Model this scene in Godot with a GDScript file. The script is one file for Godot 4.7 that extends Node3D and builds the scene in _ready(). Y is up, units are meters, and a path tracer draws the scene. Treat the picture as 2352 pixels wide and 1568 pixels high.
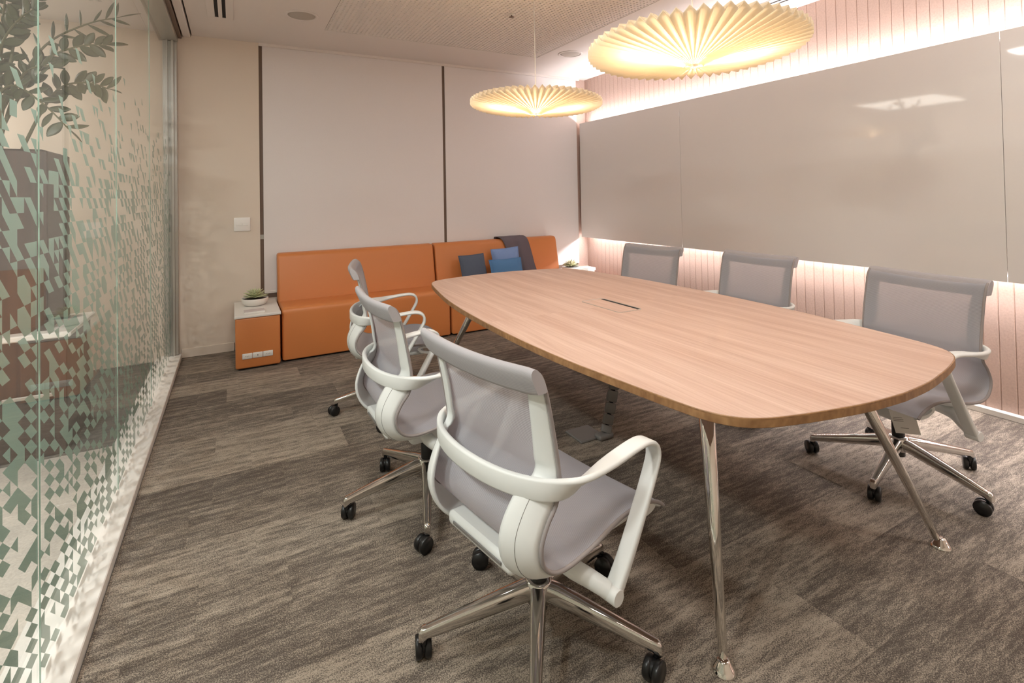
extends Node3D
# A small meeting room: glass wall on the left, grooved felt wall with a glass whiteboard on the right.

# x, z and side length of the light panels in the ceiling of the room and of the corridor
const ROOM_LAMPS := [Vector3(0.55, -0.25, 0.4), Vector3(2.85, -0.25, 0.4), Vector3(0.30, -2.0, 0.3)]
const CORRIDOR_LAMPS := [Vector3(-1.25, -0.5, 0.2), Vector3(-1.25, -1.7, 0.2), Vector3(-2.3, -4.2, 1.1)]

var M := {}
var rng := RandomNumberGenerator.new()
var used := {}

# ------------------------------------------------------------------ helpers: naming
func numbered(called: String) -> String:
	if not used.has(called):
		used[called] = 0
		return called
	used[called] += 1
	return "%s_%03d" % [called, used[called]]

func thing(called: String, label: String, category: String, at := Vector3.ZERO, turn := 0.0, group := "") -> Node3D:
	var o := Node3D.new()
	o.name = numbered(called)
	add_child(o)
	o.position = at
	o.rotation.y = turn
	tag(o, label, category, group)
	return o

func tag(o: Node, label: String, category: String, group := "") -> void:
	o.set_meta("label", label)
	o.set_meta("category", category)
	if group:
		o.set_meta("group", group)

func setting(called: String, label: String, at := Vector3.ZERO) -> Node3D:
	var o := Node3D.new()
	o.name = called
	add_child(o)
	o.position = at
	o.set_meta("kind", "structure")
	o.set_meta("label", label)
	o.set_meta("category", called.split("_")[0])
	return o

func part(called: String, mesh: Mesh, material: Material, parent: Node, at := Vector3.ZERO) -> MeshInstance3D:
	var o := MeshInstance3D.new()
	o.name = called
	o.mesh = mesh
	o.material_override = material
	o.position = at
	o.cast_shadow = GeometryInstance3D.SHADOW_CASTING_SETTING_ON
	parent.add_child(o, true)
	return o

# ------------------------------------------------------------------ helpers: materials
func mat(key: String, c: Color, rough := 0.6, metal := 0.0) -> StandardMaterial3D:
	var m := StandardMaterial3D.new()
	m.resource_name = key
	m.albedo_color = c
	m.roughness = rough
	m.metallic = metal
	M[key] = m
	return m

func rgb(r: int, g: int, b: int) -> Color:
	return Color(r / 255.0, g / 255.0, b / 255.0)

func noise(seed_value: int, freq: float, octaves := 3) -> FastNoiseLite:
	var n := FastNoiseLite.new()
	n.seed = seed_value
	n.noise_type = FastNoiseLite.TYPE_SIMPLEX_SMOOTH
	n.frequency = freq
	n.fractal_octaves = octaves
	return n

func textured(m: StandardMaterial3D, t: Texture2D, scale3: Vector3, bump := 0.0, world := false) -> void:
	m.albedo_texture = t
	m.uv1_triplanar = true
	m.uv1_world_triplanar = world
	m.uv1_scale = scale3
	m.uv1_triplanar_sharpness = 8.0
	if bump != 0.0:
		m.heightmap_enabled = true
		m.heightmap_texture = t
		m.heightmap_scale = bump

func speckle(seed_value: int, lo: float, hi: float, freq: float, size := 256) -> ImageTexture:
	# grey speckle around white, multiplied into the colour of a material
	var im := Image.create_empty(size, size, false, Image.FORMAT_RGB8)
	var r := RandomNumberGenerator.new()
	r.seed = seed_value
	var n := noise(seed_value, freq, 3)
	for y in size:
		for x in size:
			# wrapped blend so that the tile repeats
			var fx := float(x) / size
			var fy := float(y) / size
			var a := n.get_noise_2d(x, y) * (1.0 - fx) + n.get_noise_2d(x - size, y) * fx
			var b := n.get_noise_2d(x, y - size) * (1.0 - fx) + n.get_noise_2d(x - size, y - size) * fx
			var v := (a * (1.0 - fy) + b * fy) * 0.9 + r.randf_range(-0.35, 0.35)
			v = clampf(lerpf(lo, hi, v * 0.5 + 0.5), 0.0, 1.0)
			im.set_pixel(x, y, Color(v, v, v))
	return ImageTexture.create_from_image(im)

func carpet_texture(seed_value: int, tone: float) -> ImageTexture:
	# one carpet plank, 1 m by 0.25 m: tufted loops in broken streaks along the plank
	var w := 1024
	var h := 256
	var im := Image.create_empty(w, h, false, Image.FORMAT_RGB8)
	var n1 := noise(seed_value, 1.0, 2)
	var n2 := noise(seed_value + 50, 1.0, 2)
	var n3 := noise(seed_value + 90, 1.0, 1)
	var r := RandomNumberGenerator.new()
	r.seed = seed_value
	var dark := Color(0.315, 0.282, 0.252)
	var mid := Color(0.475, 0.435, 0.392)
	var light := Color(0.665, 0.615, 0.550)
	for y in h:
		for x in w:
			var s := n1.get_noise_2d(x * 0.0034, y * 0.024) * 0.95 + n2.get_noise_2d(x * 0.018, y * 0.075) * 0.70
			var loops := n3.get_noise_2d(x * 0.19, y * 0.21)
			var v := tone + s * 0.46 + loops * 0.62 + r.randf_range(-0.26, 0.26)
			var c: Color
			if v < 0.5:
				c = dark.lerp(mid, clampf(v * 2.0, 0.0, 1.0))
			else:
				c = mid.lerp(light, clampf(v * 2.0 - 1.0, 0.0, 1.0))
			im.set_pixel(x, y, c)
	return ImageTexture.create_from_image(im)

func wood_texture(seed_value: int, base: Color, deep: Color, w := 512, h := 1024) -> ImageTexture:
	var im := Image.create_empty(w, h, false, Image.FORMAT_RGB8)
	var n1 := noise(seed_value, 1.0, 3)
	var n2 := noise(seed_value + 7, 1.0, 2)
	var r := RandomNumberGenerator.new()
	r.seed = seed_value
	for y in h:
		for x in w:
			var warp := n2.get_noise_2d(x * 0.006, y * 0.002) * 5.0
			var a := n1.get_noise_2d((x + warp) * 0.035, y * 0.0012) * 0.5
			var b := n2.get_noise_2d((x + warp) * 0.22, y * 0.006) * 0.38
			var v := clampf(0.42 + a + b + r.randf_range(-0.05, 0.05), 0.0, 1.0)
			im.set_pixel(x, y, base.lerp(deep, v))
	return ImageTexture.create_from_image(im)

# ------------------------------------------------------------------ helpers: shapes
func begin() -> SurfaceTool:
	var st := SurfaceTool.new()
	st.begin(Mesh.PRIMITIVE_TRIANGLES)
	return st

func done(st: SurfaceTool) -> ArrayMesh:
	st.generate_normals()
	return st.commit()

func tri(st: SurfaceTool, a: Vector3, b: Vector3, c: Vector3, ua := Vector2.ZERO, ub := Vector2.ZERO, uc := Vector2.ZERO) -> void:
	st.set_uv(ua)
	st.add_vertex(a)
	st.set_uv(ub)
	st.add_vertex(b)
	st.set_uv(uc)
	st.add_vertex(c)

func quad(st: SurfaceTool, a: Vector3, b: Vector3, c: Vector3, d: Vector3) -> void:
	tri(st, a, b, c, Vector2(0, 0), Vector2(1, 0), Vector2(1, 1))
	tri(st, a, c, d, Vector2(0, 0), Vector2(1, 1), Vector2(0, 1))

func cap(st: SurfaceTool, ring: PackedVector3Array, flip: bool) -> void:
	st.set_smooth_group(-1)
	var m := Vector3.ZERO
	for p in ring:
		m += p
	m /= ring.size()
	for i in ring.size():
		var a := ring[i]
		var b := ring[(i + 1) % ring.size()]
		if flip:
			tri(st, m, b, a)
		else:
			tri(st, m, a, b)

func loft(st: SurfaceTool, rings: Array, closed := true, caps := true, smooth := true, along := 1.0) -> void:
	var n: int = rings[0].size()
	st.set_smooth_group(0 if smooth else -1)
	var last := n if closed else n - 1
	for i in rings.size() - 1:
		var p: PackedVector3Array = rings[i]
		var q: PackedVector3Array = rings[i + 1]
		var v0 := along * i / (rings.size() - 1.0)
		var v1 := along * (i + 1) / (rings.size() - 1.0)
		for j in last:
			var k := (j + 1) % n
			var u0 := j / float(last)
			var u1 := (j + 1) / float(last)
			tri(st, p[j], q[j], q[k], Vector2(u0, v0), Vector2(u0, v1), Vector2(u1, v1))
			tri(st, p[j], q[k], p[k], Vector2(u0, v0), Vector2(u1, v1), Vector2(u1, v0))
	if caps and closed:
		cap(st, rings[0], false)
		cap(st, rings[rings.size() - 1], true)

func round_rect(w: float, d: float, r: float, k: int) -> PackedVector2Array:
	var out := PackedVector2Array()
	r = minf(r, minf(w, d) * 0.499)
	for c in 4:
		var cx := (w / 2 - r) * (1.0 if c == 0 or c == 3 else -1.0)
		var cy := (d / 2 - r) * (1.0 if c < 2 else -1.0)
		for i in k + 1:
			var a := PI / 2 * (c + i / float(k))
			out.append(Vector2(cx + r * cos(a), cy + r * sin(a)))
	return out

func rbox(st: SurfaceTool, c: Vector3, size: Vector3, r: float, k := 1, basis := Basis()) -> void:
	# box with rounded (k > 1) or chamfered (k = 1) edges
	r = minf(r, minf(size.x, minf(size.y, size.z)) * 0.49)
	var rings := []
	for side in [-1.0, 1.0]:
		for i in k + 1:
			var t := i / float(k) if side < 0 else 1.0 - i / float(k)
			var inset := r * (1.0 - sin(t * PI / 2))
			var y: float = side * (size.y / 2 - r + r * cos(t * PI / 2))
			var ring := PackedVector3Array()
			for p in round_rect(size.x - 2 * inset, size.z - 2 * inset, maxf(r - inset, 0.0004), k):
				ring.append(c + basis * Vector3(p.x, y, p.y))
			rings.append(ring)
	loft(st, rings, true, true, k > 1)

func box_mesh(size: Vector3, r := 0.003, k := 1, c := Vector3.ZERO) -> ArrayMesh:
	var st := begin()
	rbox(st, c, size, r, k)
	return done(st)

func lathe(st: SurfaceTool, profile: PackedVector2Array, seg := 24, at := Transform3D(), smooth := true, caps := true) -> void:
	var rings := []
	for p in profile:
		var ring := PackedVector3Array()
		for i in seg:
			var a := TAU * i / seg
			ring.append(at * Vector3(p.x * cos(a), p.y, -p.x * sin(a)))
		rings.append(ring)
	loft(st, rings, true, caps, smooth)

func lathe_mesh(points: Array, seg := 24, smooth := true, caps := true) -> ArrayMesh:
	var st := begin()
	lathe(st, PackedVector2Array(points), seg, Transform3D(), smooth, caps)
	return done(st)

func along_axis(a: Vector3, b: Vector3) -> Transform3D:
	# local y runs from a to b
	var y := (b - a).normalized()
	var x := y.cross(Vector3(0.31, 0.2, 0.93)).normalized()
	return Transform3D(Basis(x, y, x.cross(y)), a)

func rod(st: SurfaceTool, a: Vector3, b: Vector3, r0: float, r1: float, seg := 16) -> void:
	var l := a.distance_to(b)
	var e := minf(0.002, minf(r0, r1) * 0.3)
	lathe(st, PackedVector2Array([Vector2(r0 - e, 0), Vector2(r0, e), Vector2(r1, l - e), Vector2(r1 - e, l)]), seg, along_axis(a, b))

func spline(points: PackedVector3Array, per: int) -> PackedVector3Array:
	var out := PackedVector3Array()
	for i in points.size() - 1:
		var p0 := points[maxi(i - 1, 0)]
		var p3 := points[mini(i + 2, points.size() - 1)]
		for j in per:
			out.append(points[i].cubic_interpolate(points[i + 1], p0, p3, j / float(per)))
	out.append(points[points.size() - 1])
	return out

func tube(st: SurfaceTool, path: PackedVector3Array, r0: float, r1: float, seg := 8) -> void:
	var rings := []
	var up := Vector3(0.13, 0.2, 0.97)
	for i in path.size():
		var t := (path[mini(i + 1, path.size() - 1)] - path[maxi(i - 1, 0)]).normalized()
		var x := up.cross(t).normalized()
		var y := t.cross(x)
		up = y
		up = x.cross(t) * -1.0
		var r := lerpf(r0, r1, i / float(path.size() - 1))
		var ring := PackedVector3Array()
		for j in seg:
			var a := TAU * j / seg
			ring.append(path[i] + x * (r * cos(a)) + y * (r * sin(a)))
		rings.append(ring)
	loft(st, rings)

func band(st: SurfaceTool, path: PackedVector3Array, wide: Array, width: PackedFloat32Array, thick: PackedFloat32Array, r := 0.005) -> void:
	# a flat strap: "wide" is the direction of its breadth at each point
	var rings := []
	for i in path.size():
		var t := (path[mini(i + 1, path.size() - 1)] - path[maxi(i - 1, 0)]).normalized()
		var w: Vector3 = wide[i]
		w = (w - t * w.dot(t)).normalized()
		var n := t.cross(w)
		var ring := PackedVector3Array()
		for p in round_rect(width[i], thick[i], r, 2):
			ring.append(path[i] + w * p.x + n * p.y)
		rings.append(ring)
	loft(st, rings)

func prism(st: SurfaceTool, poly: PackedVector2Array, x0: float, x1: float, r: float, k := 3) -> void:
	# polygon in (z, y) pulled along x, its two ends rounded over
	var c := Vector2.ZERO
	for p in poly:
		c += p
	c /= poly.size()
	var rings := []
	for side in [0, 1]:
		for i in k + 1:
			var t := i / float(k) if side == 0 else 1.0 - i / float(k)
			var inset := r * (1.0 - sin(t * PI / 2))
			var dx := r * (1.0 - cos(t * PI / 2))
			var x: float = x0 + dx if side == 0 else x1 - dx
			var ring := PackedVector3Array()
			for j in poly.size():
				var a := poly[(j - 1 + poly.size()) % poly.size()]
				var b := poly[(j + 1) % poly.size()]
				var d := (b - a).normalized()
				var nrm := Vector2(d.y, -d.x)
				if nrm.dot(poly[j] - c) < 0:
					nrm = -nrm
				var q := poly[j] - nrm * inset
				ring.append(Vector3(x, q.y, q.x))
			rings.append(ring)
	loft(st, rings)

func rounded_poly(pts: PackedVector2Array, r: PackedFloat32Array, k := 4) -> PackedVector2Array:
	var out := PackedVector2Array()
	for i in pts.size():
		var p := pts[i]
		var a := pts[(i - 1 + pts.size()) % pts.size()]
		var b := pts[(i + 1) % pts.size()]
		var da := (a - p).normalized()
		var db := (b - p).normalized()
		for j in k + 1:
			var t := j / float(k)
			var q0 := p + da * r[i]
			var q1 := p + db * r[i]
			out.append(q0.lerp(p, t).lerp(p.lerp(q1, t), t))
	return out

# ------------------------------------------------------------------ the scene
func _ready() -> void:
	rng.seed = 20
	set_camera()
	set_light()
	make_materials()
	room_shell()
	glass_wall()
	felt_wall()
	ceiling_things()
	back_wall_things()
	corridor()
	table()
	cable_spine()
	chairs()
	sofas()
	side_tables()
	soft_things()
	pendants()

func set_camera() -> void:
	var cam := Camera3D.new()
	cam.name = "camera"
	add_child(cam)
	var f := 1177.46
	cam.projection = Camera3D.PROJECTION_FRUSTUM
	cam.near = 0.05
	cam.far = 60.0
	cam.size = 2.0 * (784.0 / f) * cam.near
	cam.frustum_offset = Vector2(0.0, (427.96 - 784.0) / f * cam.near)
	cam.basis = Basis(Vector3.UP, -0.4974) * Basis(Vector3.RIGHT, 0.0163) * Basis(Vector3.BACK, -0.0181)
	cam.position = Vector3(0, 1.30, 0)
	cam.current = true

func set_light() -> void:
	var env := Environment.new()
	env.background_mode = Environment.BG_COLOR
	env.background_color = Color(0.05, 0.06, 0.08)
	env.tonemap_mode = Environment.TONE_MAPPER_LINEAR
	env.tonemap_exposure = 0.97
	env.sdfgi_enabled = true
	env.ssao_enabled = true
	env.ssil_enabled = true
	var w := WorldEnvironment.new()
	w.name = "environment"
	w.environment = env
	add_child(w)
	# light strips hidden behind the upper and lower edge of the whiteboard
	area("whiteboard_upper_light_strip", Vector3(3.738, 2.118, -1.97), Vector3(-0.50, 1, 0), Vector2(0.02, 6.0), 4.8, Color(1.0, 0.985, 1.0))
	area("whiteboard_lower_light_strip", Vector3(3.738, 0.806, -1.97), Vector3(-1.6, -1, 0), Vector2(0.02, 6.0), 9.0, Color(1.0, 0.985, 1.0))
	# recessed ceiling panels in the part of the room behind the camera
	for p in ROOM_LAMPS:
		area("ceiling_panel_light", Vector3(p.x, 2.672, p.y), Vector3(0, -1, 0), Vector2(p.z, p.z), 1.5, Color(1.0, 0.985, 0.965))
	# downlights of the corridor
	for p in CORRIDOR_LAMPS:
		area("corridor_panel_light", Vector3(p.x, 2.672, p.y), Vector3(0, -1, 0), Vector2(p.z, p.z), 4.2 if p.y > -2.0 else 1.7, Color(0.98, 1.0, 0.985))

func area(called: String, at: Vector3, towards: Vector3, size: Vector2, energy: float, c: Color) -> void:
	var l := AreaLight3D.new()
	l.name = numbered(called)
	add_child(l)
	var z := -towards.normalized()
	var y := Vector3(0, 0, 1)
	l.transform = Transform3D(Basis(y.cross(z), y, z), at)
	l.area_size = size
	l.light_energy = energy
	l.light_color = c
	l.area_range = 12.0
	l.area_attenuation = 2.0
	l.shadow_enabled = true

func make_materials() -> void:
	mat("wall paint", rgb(226, 214, 200), 0.8)
	mat("ceiling paint", rgb(230, 223, 218), 0.85)
	mat("white trim", rgb(232, 228, 222), 0.45)
	var felt := mat("pink felt", rgb(198, 172, 159), 0.95)
	textured(felt, speckle(11, 0.90, 1.05, 0.09), Vector3(2.6, 2.6, 2.6), 0.05, true)
	mat("white glass", rgb(226, 221, 217), 0.04)
	mat("bronze", rgb(118, 98, 84), 0.5)
	mat("satin aluminium", rgb(186, 184, 178), 0.38, 0.75)
	mat("polished aluminium", rgb(214, 211, 207), 0.10, 1.0)
	mat("chrome", rgb(222, 219, 214), 0.06, 1.0)
	mat("white plastic", rgb(226, 228, 226), 0.42)
	mat("grey plastic", rgb(120, 117, 114), 0.45)
	mat("black plastic", rgb(22, 22, 23), 0.32)
	mat("black", rgb(12, 11, 11), 0.8)
	var lea := mat("orange leather", rgb(210, 131, 74), 0.42)
	textured(lea, speckle(31, 0.93, 1.03, 0.2), Vector3(5, 5, 5), 0.03)
	var blind := mat("blind fabric", rgb(236, 231, 230), 0.85)
	textured(blind, speckle(41, 0.97, 1.02, 0.35), Vector3(3, 3, 3))
	var wood := mat("table laminate", Color(1, 1, 1), 0.40)
	textured(wood, wood_texture(5, rgb(214, 187, 172), rgb(186, 151, 133)), Vector3(1 / 1.5, 1 / 2.8, 1 / 2.8))
	var edge := mat("table edge", Color(1, 1, 1), 0.45)
	textured(edge, wood_texture(9, rgb(168, 128, 86), rgb(120, 84, 52), 256, 256), Vector3(6, 14, 6))
	edge.uv1_scale = Vector3(1.0, 14.0, 1.0)
	var glass := mat("clear glass", Color(0.93, 0.97, 0.95, 0.05), 0.0)
	glass.transparency = BaseMaterial3D.TRANSPARENCY_ALPHA
	glass.metallic_specular = 0.33
	var gedge := mat("glass edge", rgb(150, 186, 170), 0.2)
	gedge.backlight_enabled = true
	gedge.backlight = Color(0.5, 0.6, 0.55)
	var film := mat("frosted film", rgb(118, 152, 140), 0.5)
	film.backlight_enabled = true
	film.backlight = Color(0.34, 0.42, 0.38)
	var shade := mat("shade paper", rgb(249, 238, 219), 0.75)
	shade.backlight_enabled = true
	shade.backlight = Color(1.0, 0.97, 0.90)
	var bulb := mat("bulb glow", rgb(255, 240, 215), 0.5)
	bulb.emission_enabled = true
	bulb.emission = Color(1.0, 0.90, 0.74)
	bulb.emission_energy_multiplier = 6.0
	var strip := mat("strip glow", rgb(250, 248, 246), 0.5)
	strip.emission_enabled = true
	strip.emission = Color(1.0, 0.97, 0.95)
	strip.emission_energy_multiplier = 4.0
	var down := mat("downlight glow", rgb(250, 246, 240), 0.5)
	down.emission_enabled = true
	down.emission = Color(1.0, 0.95, 0.88)
	down.emission_energy_multiplier = 5.0
	# woven sling of the chairs: threads run across, gaps let the eye through
	var im := Image.create_empty(16, 16, false, Image.FORMAT_RGBA8)
	for y in 16:
		for x in 16:
			var s := 0.5 + 0.5 * cos(TAU * y / 16.0)
			var w := 0.5 + 0.5 * cos(TAU * x / 8.0 + (PI if y > 8 else 0.0))
			var v := 0.86 + 0.14 * s
			im.set_pixel(x, y, Color(v, v, v, clampf(0.80 + 0.20 * s + 0.05 * w, 0.0, 1.0)))
	var sling := mat("mesh fabric", rgb(200, 201, 209), 0.8)
	sling.albedo_texture = ImageTexture.create_from_image(im)
	sling.transparency = BaseMaterial3D.TRANSPARENCY_ALPHA
	sling.uv1_scale = Vector3(60, 340, 1)
	sling.backlight_enabled = true
	sling.backlight = Color(0.80, 0.77, 0.77)
	var im2: Image = im.duplicate()
	for y in 16:
		for x in 16:
			var v := 0.94 + 0.06 * cos(TAU * y / 16.0)
			im2.set_pixel(x, y, Color(v, v, v))
	im2.rotate_90(CLOCKWISE)
	var solid := mat("head fabric", rgb(176, 172, 175), 0.85)
	solid.albedo_texture = ImageTexture.create_from_image(im2)
	solid.uv1_scale = Vector3(64, 60, 1)
	mat("edge fabric", rgb(150, 142, 140), 0.85)
	for i in 8:
		var c := mat("carpet %d" % i, Color(1, 1, 1), 0.95)
		textured(c, carpet_texture(100 + i * 13, [0.32, 0.56, 0.42, 0.72, 0.48, 0.20, 0.64, 0.36][i]), Vector3(1, 4, 4), 0.25)
	mat("subfloor", rgb(70, 62, 56), 0.95)
	var mb := mat("marble", rgb(222, 214, 204), 0.25)
	textured(mb, speckle(61, 0.80, 1.06, 0.02), Vector3(0.8, 0.8, 0.8), 0.0, true)
	var rug := mat("corridor rug", rgb(120, 116, 110), 0.95)
	textured(rug, speckle(71, 0.6, 1.2, 0.05), Vector3(2.5, 2.5, 2.5), 0.2, true)
	var brown := mat("dark veneer", Color(1, 1, 1), 0.4)
	textured(brown, wood_texture(15, rgb(70, 50, 43), rgb(42, 30, 26), 256, 256), Vector3(1.2, 1.2, 1.2))
	mat("soil", rgb(44, 34, 26), 0.95)
	var leaf := mat("succulent leaf", rgb(210, 214, 174), 0.5)
	leaf.backlight_enabled = true
	leaf.backlight = Color(0.25, 0.28, 0.12)
	mat("succulent leaf pale", rgb(226, 223, 190), 0.5)
	var zz := mat("zz leaf", rgb(58, 70, 38), 0.4)
	zz.backlight_enabled = true
	zz.backlight = Color(0.15, 0.19, 0.07)
	mat("zz stem", rgb(86, 88, 50), 0.5)
	mat("switch white", rgb(246, 243, 239), 0.4)
	mat("ceramic", rgb(236, 231, 224), 0.35)
	mat("paper", rgb(238, 234, 228), 0.7)
	mat("print", rgb(120, 112, 108), 0.7)
	mat("grey print", rgb(208, 198, 196), 0.7)
	var p1 := mat("charcoal knit", rgb(90, 100, 118), 0.95)
	textured(p1, speckle(81, 0.75, 1.15, 0.5), Vector3(8, 8, 8), 0.15)
	var p2 := mat("light blue knit", rgb(136, 162, 212), 0.95)
	textured(p2, speckle(82, 0.75, 1.15, 0.5), Vector3(9, 9, 9), 0.2)
	mat("blue rib knit", rgb(82, 124, 170), 0.95)
	var th := mat("throw knit", rgb(122, 112, 120), 0.95)
	textured(th, speckle(83, 0.55, 1.25, 0.6), Vector3(10, 10, 10), 0.3)
	mat("speaker grille", rgb(186, 178, 168), 0.7)
	mat("plenum", rgb(96, 82, 72), 0.95)

# ------------------------------------------------------------------ room shell
func slab(called: String, parent: Node, m: Material, lo: Vector3, hi: Vector3, r := 0.002) -> MeshInstance3D:
	return part(called, box_mesh(hi - lo, r), m, parent, (lo + hi) / 2)

func room_shell() -> void:
	var fl := setting("floor", "grey brown carpet of long planks laid in a staggered bond")
	slab("subfloor", fl, M["subfloor"], Vector3(-0.50, -0.12, -5.5), Vector3(3.95, -0.008, 1.6))
	# carpet planks, 1.0 by 0.25 m, running across the room
	var whole := box_mesh(Vector3(0.9998, 0.008, 0.2498), 0.0004)
	var z := -5.06
	var row := 0
	while z < 1.45:
		var x := -0.385 - fmod(row * 0.37 + rng.randf() * 0.2, 1.0)
		while x < 3.80:
			var x0 := maxf(x, -0.385)
			var x1 := minf(x + 1.0, 3.80)
			if x1 - x0 > 0.02:
				var m: Material = M["carpet %d" % rng.randi_range(0, 7)]
				var p: MeshInstance3D
				if x1 - x0 > 0.999:
					p = part("carpet_plank", whole, m, fl, Vector3((x0 + x1) / 2, -0.004, z + 0.125))
				else:
					p = part("carpet_plank", box_mesh(Vector3(x1 - x0 - 0.0002, 0.008, 0.2498), 0.0004), m, fl, Vector3((x0 + x1) / 2, -0.004, z + 0.125))
				if rng.randf() < 0.5:
					p.rotation.y = PI
			x += 1.0
		z += 0.25
		row += 1
	# ceiling: four slabs round the opening of the perforated panel
	var ce := setting("ceiling", "plain white painted ceiling")
	var y0 := 2.692
	slab("ceiling_slab", ce, M["ceiling paint"], Vector3(-0.30, y0, -5.4), Vector3(0.672, y0 + 0.1, 1.6), 0.0005)
	slab("ceiling_slab", ce, M["ceiling paint"], Vector3(2.730, y0, -5.4), Vector3(3.95, y0 + 0.1, 1.6), 0.0005)
	slab("ceiling_slab", ce, M["ceiling paint"], Vector3(0.672, y0, -5.4), Vector3(2.730, y0 + 0.1, -4.445), 0.0005)
	slab("ceiling_slab", ce, M["ceiling paint"], Vector3(0.672, y0, -0.62), Vector3(2.730, y0 + 0.1, 1.6), 0.0005)
	slab("plenum_board", ce, M["plenum"], Vector3(0.60, y0 + 0.10, -4.5), Vector3(2.80, y0 + 0.14, -0.55), 0.0005)
	# back wall: painted pier on the left, parapet below the window, lintel strip
	var wb := setting("wall_back", "painted back wall beside the covered window")
	slab("pier", wb, M["wall paint"], Vector3(-3.3, -0.1, -5.30), Vector3(0.203, 2.80, -5.062), 0.001)
	slab("parapet", wb, M["wall paint"], Vector3(0.203, -0.1, -5.30), Vector3(3.95, 0.42, -5.085), 0.001)
	slab("lintel", wb, M["wall paint"], Vector3(0.203, 2.70, -5.30), Vector3(3.95, 2.85, -5.07), 0.001)
	slab("reveal", wb, M["pink felt"], Vector3(3.656, 0.42, -5.30), Vector3(3.828, 2.70, -5.094), 0.001)
	var bb := setting("baseboard_back", "low white skirting along the painted back wall")
	slab("skirting", bb, M["wall paint"], Vector3(-0.39, 0.0, -5.062), Vector3(-0.005, 0.075, -5.048), 0.003)
	var wf := setting("wall_front", "plain wall behind the viewer")
	slab("wall_board", wf, M["wall paint"], Vector3(-3.3, -0.1, 1.6), Vector3(3.95, 2.80, 1.75), 0.001)
	# window behind the blinds
	var wi := setting("window_1", "bronze framed window hidden behind the roller blinds")
	for x in [0.225, 1.952, 3.63]:
		slab("mullion", wi, M["bronze"], Vector3(x - 0.022, 0.42, -5.16), Vector3(x + 0.022, 2.70, -5.086), 0.002)
	for y in [0.44, 0.965, 2.68]:
		slab("transom", wi, M["satin aluminium"] if y == 0.965 else M["bronze"], Vector3(0.203, y - 0.022, -5.155), Vector3(1.2 if y == 0.965 else 3.656, y + 0.022, -5.0855), 0.002)
	for k in 2:
		slab("window_pane", wi, M["clear glass"], Vector3(0.247 + k * 1.728, 0.46, -5.166), Vector3(1.93 + k * 1.728, 2.66, -5.16), 0.0005)
	slab("outer_shutter", wi, M["bronze"], Vector3(0.10, 0.30, -5.34), Vector3(3.95, 2.85, -5.31), 0.001)

func felt_wall() -> void:
	var wr := setting("wall_right", "pink felt wall of vertical boards with grooves between them")
	slab("backing", wr, M["bronze"], Vector3(3.828, -0.1, -5.3), Vector3(3.96, 2.85, 1.75), 0.001)
	# boards 0.07 m wide with bevelled edges
	var st := begin()
	var w := 0.0694
	var d := 0.025
	var b := 0.0045
	var sec := PackedVector2Array([Vector2(-w / 2, d), Vector2(-w / 2, b), Vector2(-w / 2 + b, 0), Vector2(w / 2 - b, 0), Vector2(w / 2, b), Vector2(w / 2, d)])
	var rings := []
	for y in [0.0, 2.70]:
		var ring := PackedVector3Array()
		for p in sec:
			ring.append(Vector3(p.y, y, p.x))
		rings.append(ring)
	loft(st, rings, true, true, false)
	var board := done(st)
	var z := -1.711 - 0.07 * 49
	while z < 1.6:
		part("wall_board", board, M["pink felt"], wr, Vector3(3.805, 0.0, z))
		z += 0.07
	var bb := setting("baseboard_right", "low white skirting under the felt wall")
	slab("skirting", bb, M["white trim"], Vector3(3.765, 0.0, -5.06), Vector3(3.805, 0.034, 1.6), 0.003)
	# whiteboard of back painted glass, standing off the wall
	var wbd := thing("glass_whiteboard", "long glossy white glass whiteboard glowing along its edges on the felt wall", "whiteboard", Vector3(3.685, 0, 0))
	var ends := [-5.05, -3.468, -1.173, 1.12]
	for i in 3:
		var lo: float = ends[i]
		var hi: float = ends[i + 1]
		slab("glass_panel", wbd, M["white glass"], Vector3(0.0, 0.777, lo + 0.001), Vector3(0.012, 2.146, hi - 0.001), 0.0015)
		slab("backing_frame", wbd, M["white trim"], Vector3(0.012, 0.86, lo + 0.06), Vector3(0.12, 2.06, hi - 0.06), 0.002)
	for y in [2.075, 0.845]:
		var up: float = 1.0 if y > 1.0 else -1.0
		var s := slab("light_strip", wbd, M["strip glow"], Vector3(0.040, y - 0.004, -4.99), Vector3(0.066, y + 0.004, 1.05), 0.001)
		s.position.y += up * 0.030

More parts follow.
